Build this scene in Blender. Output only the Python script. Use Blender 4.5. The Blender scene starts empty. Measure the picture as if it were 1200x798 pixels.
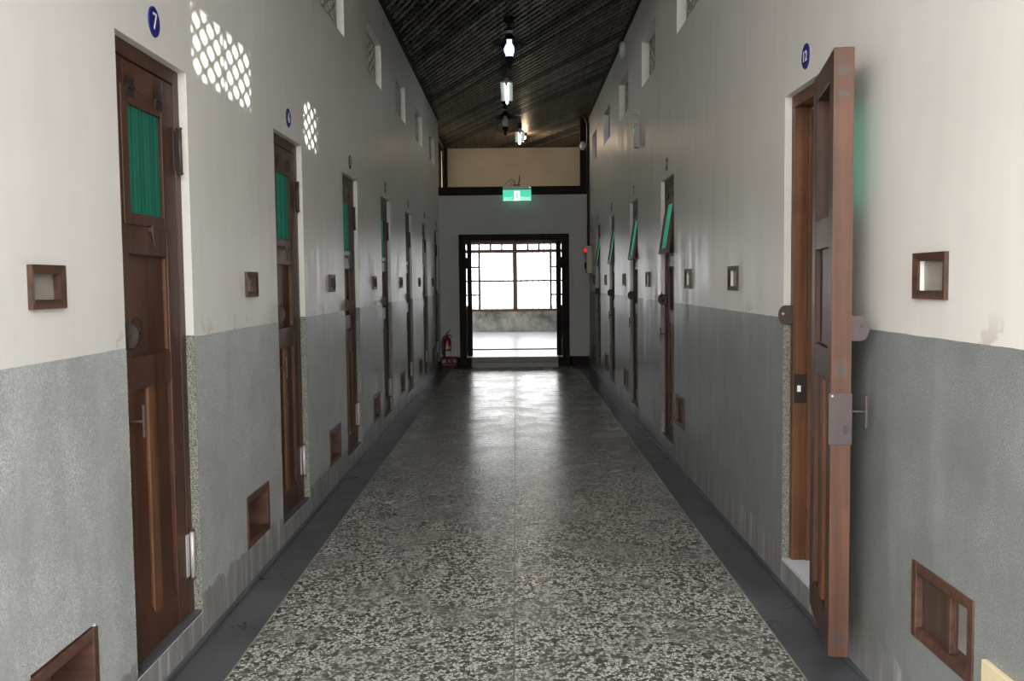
import bpy, bmesh, math, random
from mathutils import Vector, Matrix, Euler
random.seed(7)
C = bpy.context.scene.collection
S = bpy.context.scene
# ------------------------------------------------------------------ view
S.view_settings.view_transform = 'Standard'
S.view_settings.look = 'None'
S.view_settings.gamma = 1
S.view_settings.use_curve_mapping = False
S.view_settings.exposure = 0.0
# ------------------------------------------------------------------ camera
YAW, PITCH, ROLL, F = 0.0046944, 0.0620738, -0.0107738, 1120.0
cy, sy, cp, sp, cr, sr = math.cos(YAW), math.sin(YAW), math.cos(PITCH), math.sin(PITCH), math.cos(ROLL), math.sin(ROLL)
fw = Vector((-sy*cp, cy*cp, -sp)); rt = Vector((cy, sy, 0)); up = rt.cross(fw)
r2 = cr*rt + sr*up; u2 = -sr*rt + cr*up
cam = bpy.data.cameras.new('camera'); camo = bpy.data.objects.new('camera', cam); C.objects.link(camo)
m = Matrix((r2, u2, -fw)).transposed().to_4x4(); m.translation = Vector((0, 0, 1.5)); camo.matrix_world = m
cam.sensor_width = 36.0; cam.lens = F/1200*36.0; cam.clip_start = 0.05; cam.clip_end = 300
S.camera = camo
# ------------------------------------------------------------------ world and sun
w = bpy.data.worlds.new('sky'); S.world = w; w.use_nodes = True
bgn = w.node_tree.nodes['Background']; bgn.inputs[0].default_value = (0.98, 0.985, 0.98, 1); bgn.inputs[1].default_value = 8.2
sun = bpy.data.lights.new('sun', 'SUN'); sun.energy = 22; sun.angle = math.radians(0.6); sun.color = (1, .96, .9)
so = bpy.data.objects.new('sun', sun); C.objects.link(so)
so.rotation_euler = Vector((-2.62, -0.62, -1.05)).to_track_quat('-Z', 'Y').to_euler()
# ------------------------------------------------------------------ numbers of the place
XL, XR, D, HC = -1.335, 1.290, 16.8, 4.33
Y0 = 0.40                                   # corridor cut open here, ahead of the camera, so sky lights the near walls
YB = 20.6
WT = 0.20
# ------------------------------------------------------------------ materials
def nodes(name):
    mt = bpy.data.materials.new(name); mt.use_nodes = True
    nt = mt.node_tree; b = nt.nodes['Principled BSDF']
    return mt, nt, b
def N(nt, t, **k):
    n = nt.nodes.new(t)
    for a, v in k.items():
        if a in n.inputs: n.inputs[a].default_value = v
        else: setattr(n, a, v)
    return n
def ramp(nt, src, stops):
    r = nt.nodes.new('ShaderNodeValToRGB')
    while len(r.color_ramp.elements) < len(stops): r.color_ramp.elements.new(.5)
    for e, (p, c) in zip(r.color_ramp.elements, stops):
        e.position = p; e.color = (c[0], c[1], c[2], 1) if hasattr(c, '__len__') else (c, c, c, 1)
    nt.links.new(src, r.inputs[0]); return r.outputs[0]
def coords(nt, scale=(1, 1, 1)):
    g = nt.nodes.new('ShaderNodeNewGeometry')
    mp = nt.nodes.new('ShaderNodeMapping'); mp.inputs['Scale'].default_value = scale
    nt.links.new(g.outputs['Position'], mp.inputs[0]); return mp.outputs[0]
def ocoords(nt, scale=(1, 1, 1)):
    g = nt.nodes.new('ShaderNodeTexCoord')
    mp = nt.nodes.new('ShaderNodeMapping'); mp.inputs['Scale'].default_value = scale
    nt.links.new(g.outputs['Object'], mp.inputs[0]); return mp.outputs[0]
def noise(nt, vec, scale, detail=4, rough=.55):
    n = N(nt, 'ShaderNodeTexNoise', Scale=scale, Detail=detail, Roughness=rough); nt.links.new(vec, n.inputs['Vector']); return n.outputs['Fac']
def mix(nt, fac, a, b, mode='MIX'):
    n = nt.nodes.new('ShaderNodeMix'); n.data_type = 'RGBA'; n.blend_type = mode
    for s, v in ((n.inputs[0], fac), (n.inputs[6], a), (n.inputs[7], b)):
        if hasattr(v, 'links'): nt.links.new(v, s)
        elif hasattr(v, '__len__'): s.default_value = (v[0], v[1], v[2], 1)
        else: s.default_value = v
    return n.outputs[2]
def math_(nt, op, a, b=0.0, c=None, clamp=False):
    n = nt.nodes.new('ShaderNodeMath'); n.operation = op; n.use_clamp = clamp
    for i, v in enumerate((a, b) if c is None else (a, b, c)):
        if hasattr(v, 'links'): nt.links.new(v, n.inputs[i])
        else: n.inputs[i].default_value = v
    return n.outputs[0]
def bump(nt, b, h, strength=.3, dist=.01):
    n = N(nt, 'ShaderNodeBump', Strength=strength, Distance=dist); nt.links.new(h, n.inputs['Height']); nt.links.new(n.outputs[0], b.inputs['Normal'])
def plain(name, col, rough=.5, metal=0, var=.12, scale=30):
    mt, nt, b = nodes(name); v = ocoords(nt)
    f = noise(nt, v, scale)
    c = mix(nt, f, [x*(1-var) for x in col], [min(1, x*(1+var)) for x in col])
    nt.links.new(c, b.inputs['Base Color']); b.inputs['Roughness'].default_value = rough; b.inputs['Metallic'].default_value = metal
    return mt
def emit(name, col, s):
    mt, nt, b = nodes(name); b.inputs['Base Color'].default_value = (*col, 1)
    b.inputs['Emission Color'].default_value = (*col, 1); b.inputs['Emission Strength'].default_value = s; return mt
def wall_mat(name, dado, stone=(.275, .285, .28), white=(.75, .73, .69)):
    mt, nt, b = nodes(name)
    g = nt.nodes.new('ShaderNodeNewGeometry'); sx = nt.nodes.new('ShaderNodeSeparateXYZ'); nt.links.new(g.outputs['Position'], sx.inputs[0]); z = sx.outputs[2]
    v = coords(nt); vs = coords(nt, (1, 1, .12))
    big = noise(nt, v, 1.3, 6, .6); streak = noise(nt, vs, 9, 6, .6); med = noise(nt, v, 4, 8, .68)
    wc = mix(nt, ramp(nt, big, [(.35, 0), (.7, 1)]), [x*.90 for x in white], white)
    wc = mix(nt, ramp(nt, streak, [(.4, 0), (.75, .22)]), wc, (.60, .58, .55))
    wc = mix(nt, ramp(nt, noise(nt, coords(nt), 3.1, 9, .72), [(.66, 0), (.70, .35)]), wc, (.60, .56, .50))
    # damp and flaking just above the dado
    near = math_(nt, 'SUBTRACT', z, dado); band = ramp(nt, near, [(0.0, 1), (.10, 0)])
    fl = ramp(nt, noise(nt, v, 5.5, 4, .6), [(.62, 0), (.64, .55)])
    bm_ = nt.nodes.new('ShaderNodeRGBToBW'); nt.links.new(band, bm_.inputs[0]); fl2 = nt.nodes.new('ShaderNodeRGBToBW'); nt.links.new(fl, fl2.inputs[0])
    wc = mix(nt, math_(nt, 'MULTIPLY', bm_.outputs[0], fl2.outputs[0]), wc, (.42, .36, .30))
    # granolithic dado
    spk = noise(nt, v, 190, 3, .7); sp = ramp(nt, spk, [(.3, [x*.45 for x in stone]), (.5, stone), (.70, [min(1, x*1.75) for x in stone])])
    dc = mix(nt, ramp(nt, med, [(.38, 0), (.66, .75)]), sp, [x*.72 for x in stone])
    dc = mix(nt, ramp(nt, streak, [(.45, 0), (.7, .35)]), dc, [x*1.35 for x in stone])
    wob = math_(nt, 'MULTIPLY_ADD', noise(nt, v, 3.0, 5, .7), .012, math_(nt, 'SUBTRACT', z, dado+.006))
    dm = math_(nt, 'LESS_THAN', wob, 0.0)
    c = mix(nt, dm, wc, dc)
    # rough mortar at the foot, ragged upper edge
    wob2 = math_(nt, 'MULTIPLY_ADD', noise(nt, coords(nt, (1, 1, .55)), 4.5, 6, .7), .22, z)
    fm = math_(nt, 'LESS_THAN', wob2, .30)
    fc = ramp(nt, noise(nt, vs, 14, 7, .75), [(.3, (.15, .14, .14)), (.55, (.28, .27, .265)), (.70, (.60, .58, .58))])
    c = mix(nt, fm, c, fc)
    nt.links.new(c, b.inputs['Base Color'])
    rg = ramp(nt, streak, [(.3, .30), (.7, .52)])
    nt.links.new(rg, b.inputs['Roughness'])
    b.inputs['Specular IOR Level'].default_value = .42
    h = math_(nt, 'ADD', math_(nt, 'MULTIPLY', streak, 1.0), math_(nt, 'MULTIPLY', math_(nt, 'MULTIPLY', spk, dm), .12))
    bump(nt, b, h, .16, .012)
    return mt
def wood(name, dark, light, scale=1.0, rough=.42, axis=2, low=.3, high=.72, spec=.35):
    mt, nt, b = nodes(name)
    s = [22*scale]*3; s[axis] = .9*scale
    v = ocoords(nt, s)
    a = noise(nt, v, 1.0, 8, .65)
    c = ramp(nt, a, [(low, dark), ((low+high)/2, [(p+q)/2 for p, q in zip(dark, light)]), (high, light)])
    bl = noise(nt, ocoords(nt, (1, 1, 1)), 4.0, 4, .6)
    c = mix(nt, ramp(nt, bl, [(.4, 0), (.75, .5)]), c, [x*.5 for x in dark])
    nt.links.new(c, b.inputs['Base Color']); b.inputs['Roughness'].default_value = rough; b.inputs['Specular IOR Level'].default_value = spec
    bump(nt, b, a, .25, .004)
    return mt
M = {}
M['wall_l'] = wall_mat('limewashed wall over grey granolithic dado, left', 1.285, (.40, .41, .405), (.74, .72, .685))
M['wall_r'] = wall_mat('limewashed wall over grey granolithic dado, right', 1.311, (.235, .245, .235), (.76, .725, .675))
def plaster(name, col, var=.08):
    mt, nt, b = nodes(name); v = coords(nt)
    c = mix(nt, ramp(nt, noise(nt, v, 1.2, 7, .65), [(.35, 0), (.7, 1)]), [x*(1-var*1.6) for x in col], col)
    nt.links.new(c, b.inputs['Base Color']); b.inputs['Roughness'].default_value = .7
    bump(nt, b, noise(nt, v, 22, 5, .6), .12, .01); return mt
M['end'] = plaster('painted end wall', (.52, .505, .49))
M['cream'] = plaster('cream upper wall', (.82, .73, .56), .12)
M['white'] = plaster('white cell plaster', (.80, .78, .73))
M['lattice'] = plaster('cement screen', (.27, .26, .245))
M['reveal'] = plaster('white reveal', (.68, .65, .60))
M['door_wood'] = wood('varnished door wood', (.030, .012, .007), (.115, .048, .025))
M['door_orange'] = wood('worn orange door wood', (.06, .024, .010), (.21, .088, .038))
M['door_edge'] = wood('lighter door edge wood', (.060, .023, .011), (.150, .060, .030), rough=.5)
M['dark_wood'] = wood('dark stained timber', (.010, .006, .005), (.030, .016, .012), rough=.6, spec=.15)
M['dark_beam'] = wood('dark stained beam', (.010, .006, .005), (.028, .015, .012), rough=.6, axis=0, spec=.15)
M['brown_frame'] = wood('brown window timber', (.10, .045, .03), (.22, .11, .08), axis=0)
M['brown_stile'] = wood('brown window stile', (.10, .045, .03), (.22, .11, .08), axis=2)
M['hatch_wood'] = wood('hatch wood', (.055, .025, .017), (.15, .072, .05), axis=1)
M['hatch_panel'] = wood('hatch panel wood', (.045, .028, .020), (.11, .07, .05), axis=2)
M['dark_peep'] = wood('dark brown frame wood', (.035, .018, .012), (.12, .06, .04), axis=0)
M['iron'] = plain('dark rusted iron', (.035, .026, .024), .5, .5, .5)
M['rust'] = plain('brown painted iron', (.060, .040, .038), .5, .1, .3)
M['steel'] = plain('painted white hinge metal', (.55, .52, .50), .35, .3)
M['blue'] = plain('blue enamel', (.012, .010, .16), .25, 0, .1)
M['digit'] = plain('white enamel', (.82, .82, .80), .35, 0, .05)
M['black'] = plain('black plastic', (.012, .012, .013), .4)
M['greyplastic'] = plain('pale plastic', (.40, .39, .37), .45, 0, .05)
M['grey_metal'] = plain('grey painted metal', (.34, .33, .34), .4, .2, .08)
M['beige'] = plain('beige painted steel', (.50, .46, .38), .45, 0, .06)
M['red'] = plain('red painted steel', (.20, .010, .018), .3, 0, .1)
M['darkred'] = plain('dark red plastic', (.06, .006, .012), .75, 0, .1)
M['pinktext'] = plain('pale printed letters', (.65, .45, .45), .5, 0, .05)
M['yellow'] = plain('yellow printed label', (.75, .52, .05), .5, 0, .1)
M['palelabel'] = plain('pale printed label', (.55, .60, .68), .5, 0, .1)
M['redlamp'] = emit('lit red lamp', (1, .02, .02), .9)
M['led'] = emit('green led', (.05, .8, .2), 1.0)
M['tube'] = emit('lit fluorescent tube', (.88, 1, 1), 8)
M['bulb'] = emit('lit cool bulb', (.62, .72, 1), 1.6)
M['warmbulb'] = emit('lit warm bulb', (1, .72, .42), 4)
M['sign'] = emit('lit green sign', (.07, .62, .38), 1.0)
M['signwhite'] = emit('lit white sign', (.82, 1, .92), 1.25)
M['frost'] = plain('frosted globe glass', (.55, .56, .55), .2)
# terrazzo
mt, nt, b = nodes('polished terrazzo'); v = coords(nt)
dis = nt.nodes.new('ShaderNodeTexNoise'); dis.inputs['Scale'].default_value = 45; nt.links.new(v, dis.inputs['Vector'])
vv = nt.nodes.new('ShaderNodeMix'); vv.data_type = 'VECTOR'; vv.inputs[0].default_value = .012; nt.links.new(v, vv.inputs[4]); nt.links.new(dis.outputs['Color'], vv.inputs[5])
def voro(nt, vec, scale, feat='F1'):
    n = nt.nodes.new('ShaderNodeTexVoronoi'); n.feature = feat; n.inputs['Scale'].default_value = scale; nt.links.new(vec, n.inputs['Vector']); return n
v1 = voro(nt, vv.outputs[1], 62); e1 = voro(nt, vv.outputs[1], 62, 'DISTANCE_TO_EDGE')
bw = nt.nodes.new('ShaderNodeRGBToBW'); nt.links.new(v1.outputs['Color'], bw.inputs[0])
chip = ramp(nt, bw.outputs[0], [(.24, (.060, .055, .050)), (.34, (.20, .19, .17)), (.46, (.40, .385, .35)), (.60, (.66, .64, .59))])
edge = ramp(nt, e1.outputs['Distance'], [(.05, 1), (.13, 0)])
c = mix(nt, edge, chip, (.075, .070, .066))
c = mix(nt, ramp(nt, noise(nt, v, 1.1, 5, .6), [(.35, 0), (.75, .35)]), c, (.12, .11, .10))
nt.links.new(c, b.inputs['Base Color'])
rgh = ramp(nt, noise(nt, v, 2.2, 6, .65), [(.3, .20), (.7, .33)]); nt.links.new(rgh, b.inputs['Roughness'])
bump(nt, b, noise(nt, coords(nt, (1.2, 1, 1)), 5, 3, .5), .10, .006)
M['terrazzo'] = mt
mt, nt, b = nodes('dark cement border'); v = coords(nt)
c = ramp(nt, noise(nt, v, 3.0, 8, .7), [(.3, (.035, .036, .040)), (.55, (.075, .078, .085)), (.75, (.13, .135, .145))])
c = mix(nt, ramp(nt, noise(nt, v, 160, 2, .6), [(.5, 0), (.75, .5)]), c, (.22, .23, .25))
nt.links.new(c, b.inputs['Base Color']); nt.links.new(ramp(nt, noise(nt, v, 6, 5, .6), [(.3, .25), (.7, .45)]), b.inputs['Roughness'])
bump(nt, b, noise(nt, v, 30, 5, .6), .15, .006); M['border'] = mt
M['brass'] = plain('pale metal divider strip', (.35, .34, .30), .4, .3)
mt, nt, b = nodes('seam mortar'); b.inputs['Base Color'].default_value = (.11, .11, .11, 1); b.inputs['Roughness'].default_value = .5; M['seam'] = mt
# pebbly jamb below the dado
mt, nt, b = nodes('pebbledash jamb'); v = coords(nt)
vo = voro(nt, v, 330); bw = nt.nodes.new('ShaderNodeRGBToBW'); nt.links.new(vo.outputs['Color'], bw.inputs[0])
nt.links.new(ramp(nt, bw.outputs[0], [(.3, (.08, .08, .07)), (.5, (.18, .18, .155)), (.68, (.34, .33, .29))]), b.inputs['Base Color']); b.inputs['Roughness'].default_value = .7
bump(nt, b, vo.outputs['Distance'], .5, .004); M['pebble'] = mt
# stained cement under the far window
mt, nt, b = nodes('stained cement sill wall'); v = coords(nt)
c = ramp(nt, noise(nt, v, 2.4, 9, .68), [(.36, (.14, .14, .12)), (.5, (.34, .33, .30)), (.62, (.50, .48, .44))])
nt.links.new(c, b.inputs['Base Color']); b.inputs['Roughness'].default_value = .8; M['stained'] = mt
mt, nt, b = nodes('pale polished floor'); v = coords(nt)
c = mix(nt, noise(nt, coords(nt, (.6, 3, 1)), 3, 5, .6), (.52, .55, .60), (.68, .70, .74))
nt.links.new(c, b.inputs['Base Color']); b.inputs['Roughness'].default_value = .28
bump(nt, b, noise(nt, coords(nt, (.5, 4, 1)), 4, 3, .5), .1, .01); M['palefloor'] = mt
# green corrugated plastic
def green(name, col, trans, tw):
    mt, nt, b = nodes(name)
    wv = N(nt, 'ShaderNodeTexWave', Scale=9.0, Distortion=.3); wv.bands_direction = 'X'; nt.links.new(ocoords(nt), wv.inputs[0])
    c = mix(nt, wv.outputs['Fac'], [x*.72 for x in col], col)
    nt.links.new(c, b.inputs['Base Color']); b.inputs['Roughness'].default_value = .3
    tr = nt.nodes.new('ShaderNodeBsdfTranslucent'); c2 = mix(nt, wv.outputs['Fac'], [x*.75 for x in trans], trans); nt.links.new(c2, tr.inputs[0])
    ms = nt.nodes.new('ShaderNodeMixShader'); ms.inputs[0].default_value = tw
    out = nt.nodes['Material Output']; nt.links.new(b.outputs[0], ms.inputs[1]); nt.links.new(tr.outputs[0], ms.inputs[2]); nt.links.new(ms.outputs[0], out.inputs[0])
    return mt
M['green'] = green('green corrugated plastic', (.008, .10, .06), (.16, 1.0, .68), .8)
def glassm(name, col, alpha, rough=.1):
    mt, nt, b = nodes(name); b.inputs['Roughness'].default_value = rough
    nt.links.new(mix(nt, noise(nt, ocoords(nt), 9, 5, .6), [x*.75 for x in col], col), b.inputs['Base Color'])
    tr = nt.nodes.new('ShaderNodeBsdfTransparent'); ms = nt.nodes.new('ShaderNodeMixShader'); ms.inputs[0].default_value = alpha
    out = nt.nodes['Material Output']; nt.links.new(tr.outputs[0], ms.inputs[1]); nt.links.new(b.outputs[0], ms.inputs[2]); nt.links.new(ms.outputs[0], out.inputs[0]); return mt
M['dirtyglass'] = glassm('dusty glass', (.42, .38, .32), .62, .25)
M['clearglass'] = glassm('clear glass', (.8, .85, .85), .10, .05)
mt, nt, b = nodes('cream frosted paper pane'); tr = nt.nodes.new('ShaderNodeBsdfTranslucent'); tr.inputs[0].default_value = (.52, .46, .36, 1)
nt.links.new(tr.outputs[0], nt.nodes['Material Output'].inputs[0]); M['paper'] = mt
M['ceil'] = wood('old ceiling batten', (.045, .039, .030), (.26, .23, .18), rough=.40, axis=1)
M['ceil_dark'] = wood('darker ceiling batten', (.018, .014, .012), (.10, .08, .065), rough=.5, axis=1)
M['ceil_glint'] = wood('ceiling batten with painted glint', (.10, .09, .065), (.36, .33, .26), rough=.45, axis=1)  # paler colour stands in for glints on the lattice
M['roof'] = plain('dark roof boards', (.012, .010, .009), .8)
M['ground'] = plain('pale gravel yard', (.35, .34, .32), .9)
M['sun_block'] = plaster('sun blocking wall plaster', (.55, .52, .47))
M['court'] = plain('pale weathered render', (.62, .59, .54), .9, 0, .25, 3)
M['bars'] = plain('pale security bars', (.55, .50, .45), .5)
M['fence'] = plain('pale concrete fence', (.62, .60, .56), .7)
M['cable'] = plain('dark conduit', (.030, .032, .038), .4)
M['step'] = plain('pale painted step', (.34, .32, .29), .5, 0, .06)
M['notice'] = plain('cream painted board', (.72, .60, .38), .5, 0, .06)
M['noticewhite'] = plain('white paper patch', (.80, .79, .76), .6, 0, .04)
M['shade'] = plain('black enamel lamp shade', (.006, .007, .008), .6)
M['shade'].node_tree.nodes['Principled BSDF'].inputs['Specular IOR Level'].default_value = .12
# ------------------------------------------------------------------ mesh helpers
class MB:
    def __init__(s): s.bm = bmesh.new()
    def box(s, a, b, mi=0, mat=None):
        x0, y0, z0 = [min(p, q) for p, q in zip(a, b)]; x1, y1, z1 = [max(p, q) for p, q in zip(a, b)]
        vs = [(x0, y0, z0), (x1, y0, z0), (x1, y1, z0), (x0, y1, z0), (x0, y0, z1), (x1, y0, z1), (x1, y1, z1), (x0, y1, z1)]
        if mat is not None: vs = [mat @ Vector(q) for q in vs]
        v = [s.bm.verts.new(q) for q in vs]
        for f in ((0, 3, 2, 1), (4, 5, 6, 7), (0, 1, 5, 4), (1, 2, 6, 5), (2, 3, 7, 6), (3, 0, 4, 7)):
            fa = s.bm.faces.new([v[i] for i in f]); fa.material_index = mi
        return s
    def quad(s, pts, mi=0):
        f = s.bm.faces.new([s.bm.verts.new(q) for q in pts]); f.material_index = mi; return s
    def prism(s, poly, d0, d1, axis, mi=0):
        # poly: 2D outline in the two other axes (cyclic order), extruded from d0 to d1 along axis
        def P(p, d): q = [p[0], p[1]]; q.insert(axis, d); return q
        a = [s.bm.verts.new(P(p, d0)) for p in poly]; b = [s.bm.verts.new(P(p, d1)) for p in poly]
        n = len(poly); fs = [s.bm.faces.new(a), s.bm.faces.new(b)]
        for i in range(n): fs.append(s.bm.faces.new((a[i], a[(i+1) % n], b[(i+1) % n], b[i])))
        for f in fs: f.material_index = mi
        return s
    def lathe(s, prof, c=(0, 0, 0), seg=24, axis=2, mi=0):
        rings = []
        for r, h in prof:
            ring = []
            for k in range(seg):
                t = 2*math.pi*k/seg; p = [r*math.cos(t), r*math.sin(t)]; p.insert(axis, h)
                ring.append(s.bm.verts.new((p[0]+c[0], p[1]+c[1], p[2]+c[2])))
            rings.append(ring)
        for a, b in zip(rings, rings[1:]):
            for k in range(seg):
                f = s.bm.faces.new((a[k], a[(k+1) % seg], b[(k+1) % seg], b[k])); f.material_index = mi; f.smooth = True
        for ring in (rings[0], rings[-1]):
            f = s.bm.faces.new(ring); f.material_index = mi
        return s
    def tube(s, pts, r, seg=8, mi=0):
        pts = [Vector(p) for p in pts]; rings = []
        for i, p in enumerate(pts):
            d = (pts[min(i+1, len(pts)-1)] - pts[max(i-1, 0)]).normalized()
            a = d.orthogonal().normalized() if i == 0 else (pa - d*pa.dot(d)).normalized()
            pa = a; b = d.cross(a)
            rings.append([s.bm.verts.new(p + r*(math.cos(2*math.pi*k/seg)*a + math.sin(2*math.pi*k/seg)*b)) for k in range(seg)])
        for a, b in zip(rings, rings[1:]):
            for k in range(seg):
                f = s.bm.faces.new((a[k], a[(k+1) % seg], b[(k+1) % seg], b[k])); f.smooth = True; f.material_index = mi
        s.bm.faces.new(rings[0]); s.bm.faces.new(rings[-1]); return s
    def build(s, name, mats, parent=None, bevel=0, loc=None):
        bmesh.ops.recalc_face_normals(s.bm, faces=s.bm.faces)
        me = bpy.data.meshes.new(name); s.bm.to_mesh(me); s.bm.free()
        for q in (mats if isinstance(mats, (list, tuple)) else [mats]): me.materials.append(q)
        o = bpy.data.objects.new(name, me); C.objects.link(o)
        if parent: o.parent = parent
        if loc: o.location = loc
        if bevel:
            bv = o.modifiers.new('bevel', 'BEVEL'); bv.width = bevel; bv.segments = 2; bv.limit_method = 'ANGLE'
        return o
def tag(o, label=None, cat=None, group=None, kind=None):
    if label: o['label'] = label
    if cat: o['category'] = cat
    if group: o['group'] = group
    if kind: o['kind'] = kind
    return o
def struct(o, label, cat): return tag(o, label, cat, None, 'structure')
def empty(name, loc, rz=0):
    o = bpy.data.objects.new(name, None); o.empty_display_size = .1; C.objects.link(o); o.location = loc; o.rotation_euler = (0, 0, rz); return o
def kids(o): return [c for c in bpy.data.objects if c.parent is o]
def copy_tree(o, parent=None):
    c = o.copy(); C.objects.link(c); c.parent = parent
    for k in ('label', 'category', 'group'):
        if parent is None and k in c: del c[k]
    for ch in kids(o): copy_tree(ch, c)
    return c
def text_mesh(name, body, size, mat, parent, matrix, depth=.001, tag_=None):
    cu = bpy.data.curves.new(name, 'FONT'); cu.body = body; cu.size = size; cu.align_x = 'CENTER'; cu.align_y = 'CENTER'; cu.extrude = depth
    t = bpy.data.objects.new(name, cu); C.objects.link(t)
    bpy.context.view_layer.update()
    me = bpy.data.meshes.new_from_object(t.evaluated_get(bpy.context.evaluated_depsgraph_get()))
    C.objects.unlink(t); bpy.data.objects.remove(t)
    me.materials.clear(); me.materials.append(mat)
    o = bpy.data.objects.new(name, me); C.objects.link(o); o.parent = parent; o.matrix_local = matrix
    return o
# a wall lying in a plane x = const (axis 0) or y = const (axis 1), with rectangular holes
def wall(name, axis, front, back, u0, u1, z0, z1, holes, mats, side_mi=0):
    us = sorted(set([u0, u1] + [h[i] for h in holes for i in (0, 1)])); zs = sorted(set([z0, z1] + [h[i] for h in holes for i in (2, 3)]))
    us = [u for u in us if u0 <= u <= u1]; zs = [z for z in zs if z0 <= z <= z1]
    def solid(i, j):
        if i < 0 or j < 0 or i >= len(us)-1 or j >= len(zs)-1: return False
        cu, cz = (us[i]+us[i+1])/2, (zs[j]+zs[j+1])/2
        return not any(h[0] < cu < h[1] and h[2] < cz < h[3] for h in holes)
    mb = MB()
    P = (lambda d, u, z: (d, u, z)) if axis == 0 else (lambda d, u, z: (u, d, z))
    for i in range(len(us)-1):
        for j in range(len(zs)-1):
            if not solid(i, j): continue
            a, b_, c_, d_ = us[i], us[i+1], zs[j], zs[j+1]
            mb.quad([P(front, a, c_), P(front, b_, c_), P(front, b_, d_), P(front, a, d_)])
            mb.quad([P(back, a, c_), P(back, b_, c_), P(back, b_, d_), P(back, a, d_)], 1 if len(mats) > 1 else 0)
            for (di, dj, e) in ((-1, 0, ((a, c_), (a, d_))), (1, 0, ((b_, c_), (b_, d_))), (0, -1, ((a, c_), (b_, c_))), (0, 1, ((a, d_), (b_, d_)))):
                if not solid(i+di, j+dj):
                    (p, q), (r, s_) = e
                    mb.quad([P(front, p, q), P(front, r, s_), P(back, r, s_), P(back, p, q)], side_mi)
    bmesh.ops.remove_doubles(mb.bm, verts=mb.bm.verts, dist=1e-5)
    return mb.build(name, mats)
# ================================================================== layout
DZ0, DZ1 = .12, 2.36
doorsL = [(3.25+2.1*k, 3.95+2.1*k) for k in range(6)] + [(15.83, 16.5)]
doorsR = [(3.92, 4.62), (7.82, 8.52), (10.12, 10.82), (12.50, 13.20), (14.62, 15.32)]
peepL = [2.61+2.1*k for k in range(7)]                  # width .20, z 1.435-1.56
peepR = [2.86, 5.55, 7.03, 9.22, 11.26, 13.60, 15.62]    # width .23, z 1.43-1.58
hatchL = [2.53+2.1*k for k in range(7)]                 # width .42, z .19-.45
hatchR = [2.66, 7.32, 11.02, 13.44, 15.50]               # width .42
highY = [.45+2.1*k for k in range(8)]                   # width .93, z 3.43-3.88
def hzR(y): return (.33, .58) if y < 9 else (.21, .44)
holesL = [(a, b, DZ0, DZ1) for a, b in doorsL] + [(y+.02, y+.18, 1.455, 1.54) for y in peepL] + [(y+.01, y+.41, .20, .44) for y in hatchL] + [(y, y+.93, 3.43, 3.88) for y in highY]
holesR = [(a, b, DZ0, DZ1) for a, b in doorsR] + [(y+.03, y+.20, 1.455, 1.555) for y in peepR] + [(y+.01, y+.41, hzR(y)[0]+.01, hzR(y)[1]-.01) for y in hatchR] + [(y, y+.93, 3.43, 3.88) for y in highY]
struct(wall('wall_left', 0, XL, XL-WT, Y0, D+.14, 0, HC+.42, holesL, [M['wall_l'], M['white']], 1), 'long left corridor wall, limewashed above a speckled grey dado', 'wall')
struct(wall('wall_right', 0, XR, XR+WT, Y0, D+.14, 0, HC+.42, holesR, [M['wall_r'], M['white']], 1), 'long right corridor wall, limewashed above a speckled grey dado', 'wall')
# pebbled jambs and sills in the door openings are thin linings that belong to each door frame (built with the doors)
# floor
mb = MB()
mb.box((-1.119, Y0, -.06), (1.072, D, 0), 0)
mb.box((XL, Y0, -.06), (-1.119, D, 0), 1); mb.box((1.072, Y0, -.06), (XR, D, 0), 1)
mb.box((-1.122, Y0, -.01), (-1.116, D, .0012), 2); mb.box((1.068, Y0, -.01), (1.075, D, .0012), 2)
mb.box((-.026, Y0, -.01), (-.020, D, .0006), 3)
struct(mb.build('floor', [M['terrazzo'], M['border'], M['brass'], M['seam']]), 'polished terrazzo corridor floor between dark cement borders', 'floor')
# raised thin kerb line at the foot of both walls
struct(MB().box((XL, Y0, 0), (XL+.018, D, .020)).build('baseboard_left', M['border'], bevel=.004), 'low cement kerb along the foot of the left wall', 'kerb')
struct(MB().box((XR-.016, Y0, 0), (XR, D, .016)).build('baseboard_right', M['border'], bevel=.004), 'low cement kerb along the foot of the right wall', 'kerb')
# ------------------------------------------------------------------ ceiling: two layers of diagonal battens under a dark roof
mb = MB()
def clip(px, py, dx, dy, x0, x1, y0, y1):
    t0, t1 = -1e9, 1e9
    for p, d, a, b_ in ((px, dx, x0, x1), (py, dy, y0, y1)):
        if abs(d) < 1e-9: continue
        s0, s1 = sorted(((a-p)/d, (b_-p)/d)); t0 = max(t0, s0); t1 = min(t1, s1)
    return (t0, t1) if t1 > t0+.02 else None
def battens(zc, slope, step, wdt, th, tiltz=0):
    L = math.hypot(1, slope); dx, dy = 1/L, slope/L
    y = Y0-8
    while y < YB+8:
        r = clip(0, y, dx, dy, XL-.16, XR+.16, Y0, YB)
        if r:
            t0, t1 = r; mx = Matrix.Translation((0, y, zc)) @ Matrix.Rotation(math.atan2(dy, dx), 4, 'Z')
            mb.box((t0, -wdt/2, -th/2), (t1, wdt/2, th/2), random.choice((0, 0, 0, 0, 0, 1, 1, 2)), mx)  # batten tones picked at random to imitate glints
        y += step
battens(HC+.008, -2.5, .19, .031, .016)
battens(HC+.022, 2.5, .19, .031, .012)
struct(mb.build('ceiling', [M['ceil'], M['ceil_dark'], M['ceil_glint']]), 'dark ceiling of crossed diagonal battens', 'ceiling')
mb = MB(); mb.box((-1.75, Y0-.1, HC+.42), (1.75, YB+5.2, HC+.50))
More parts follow.
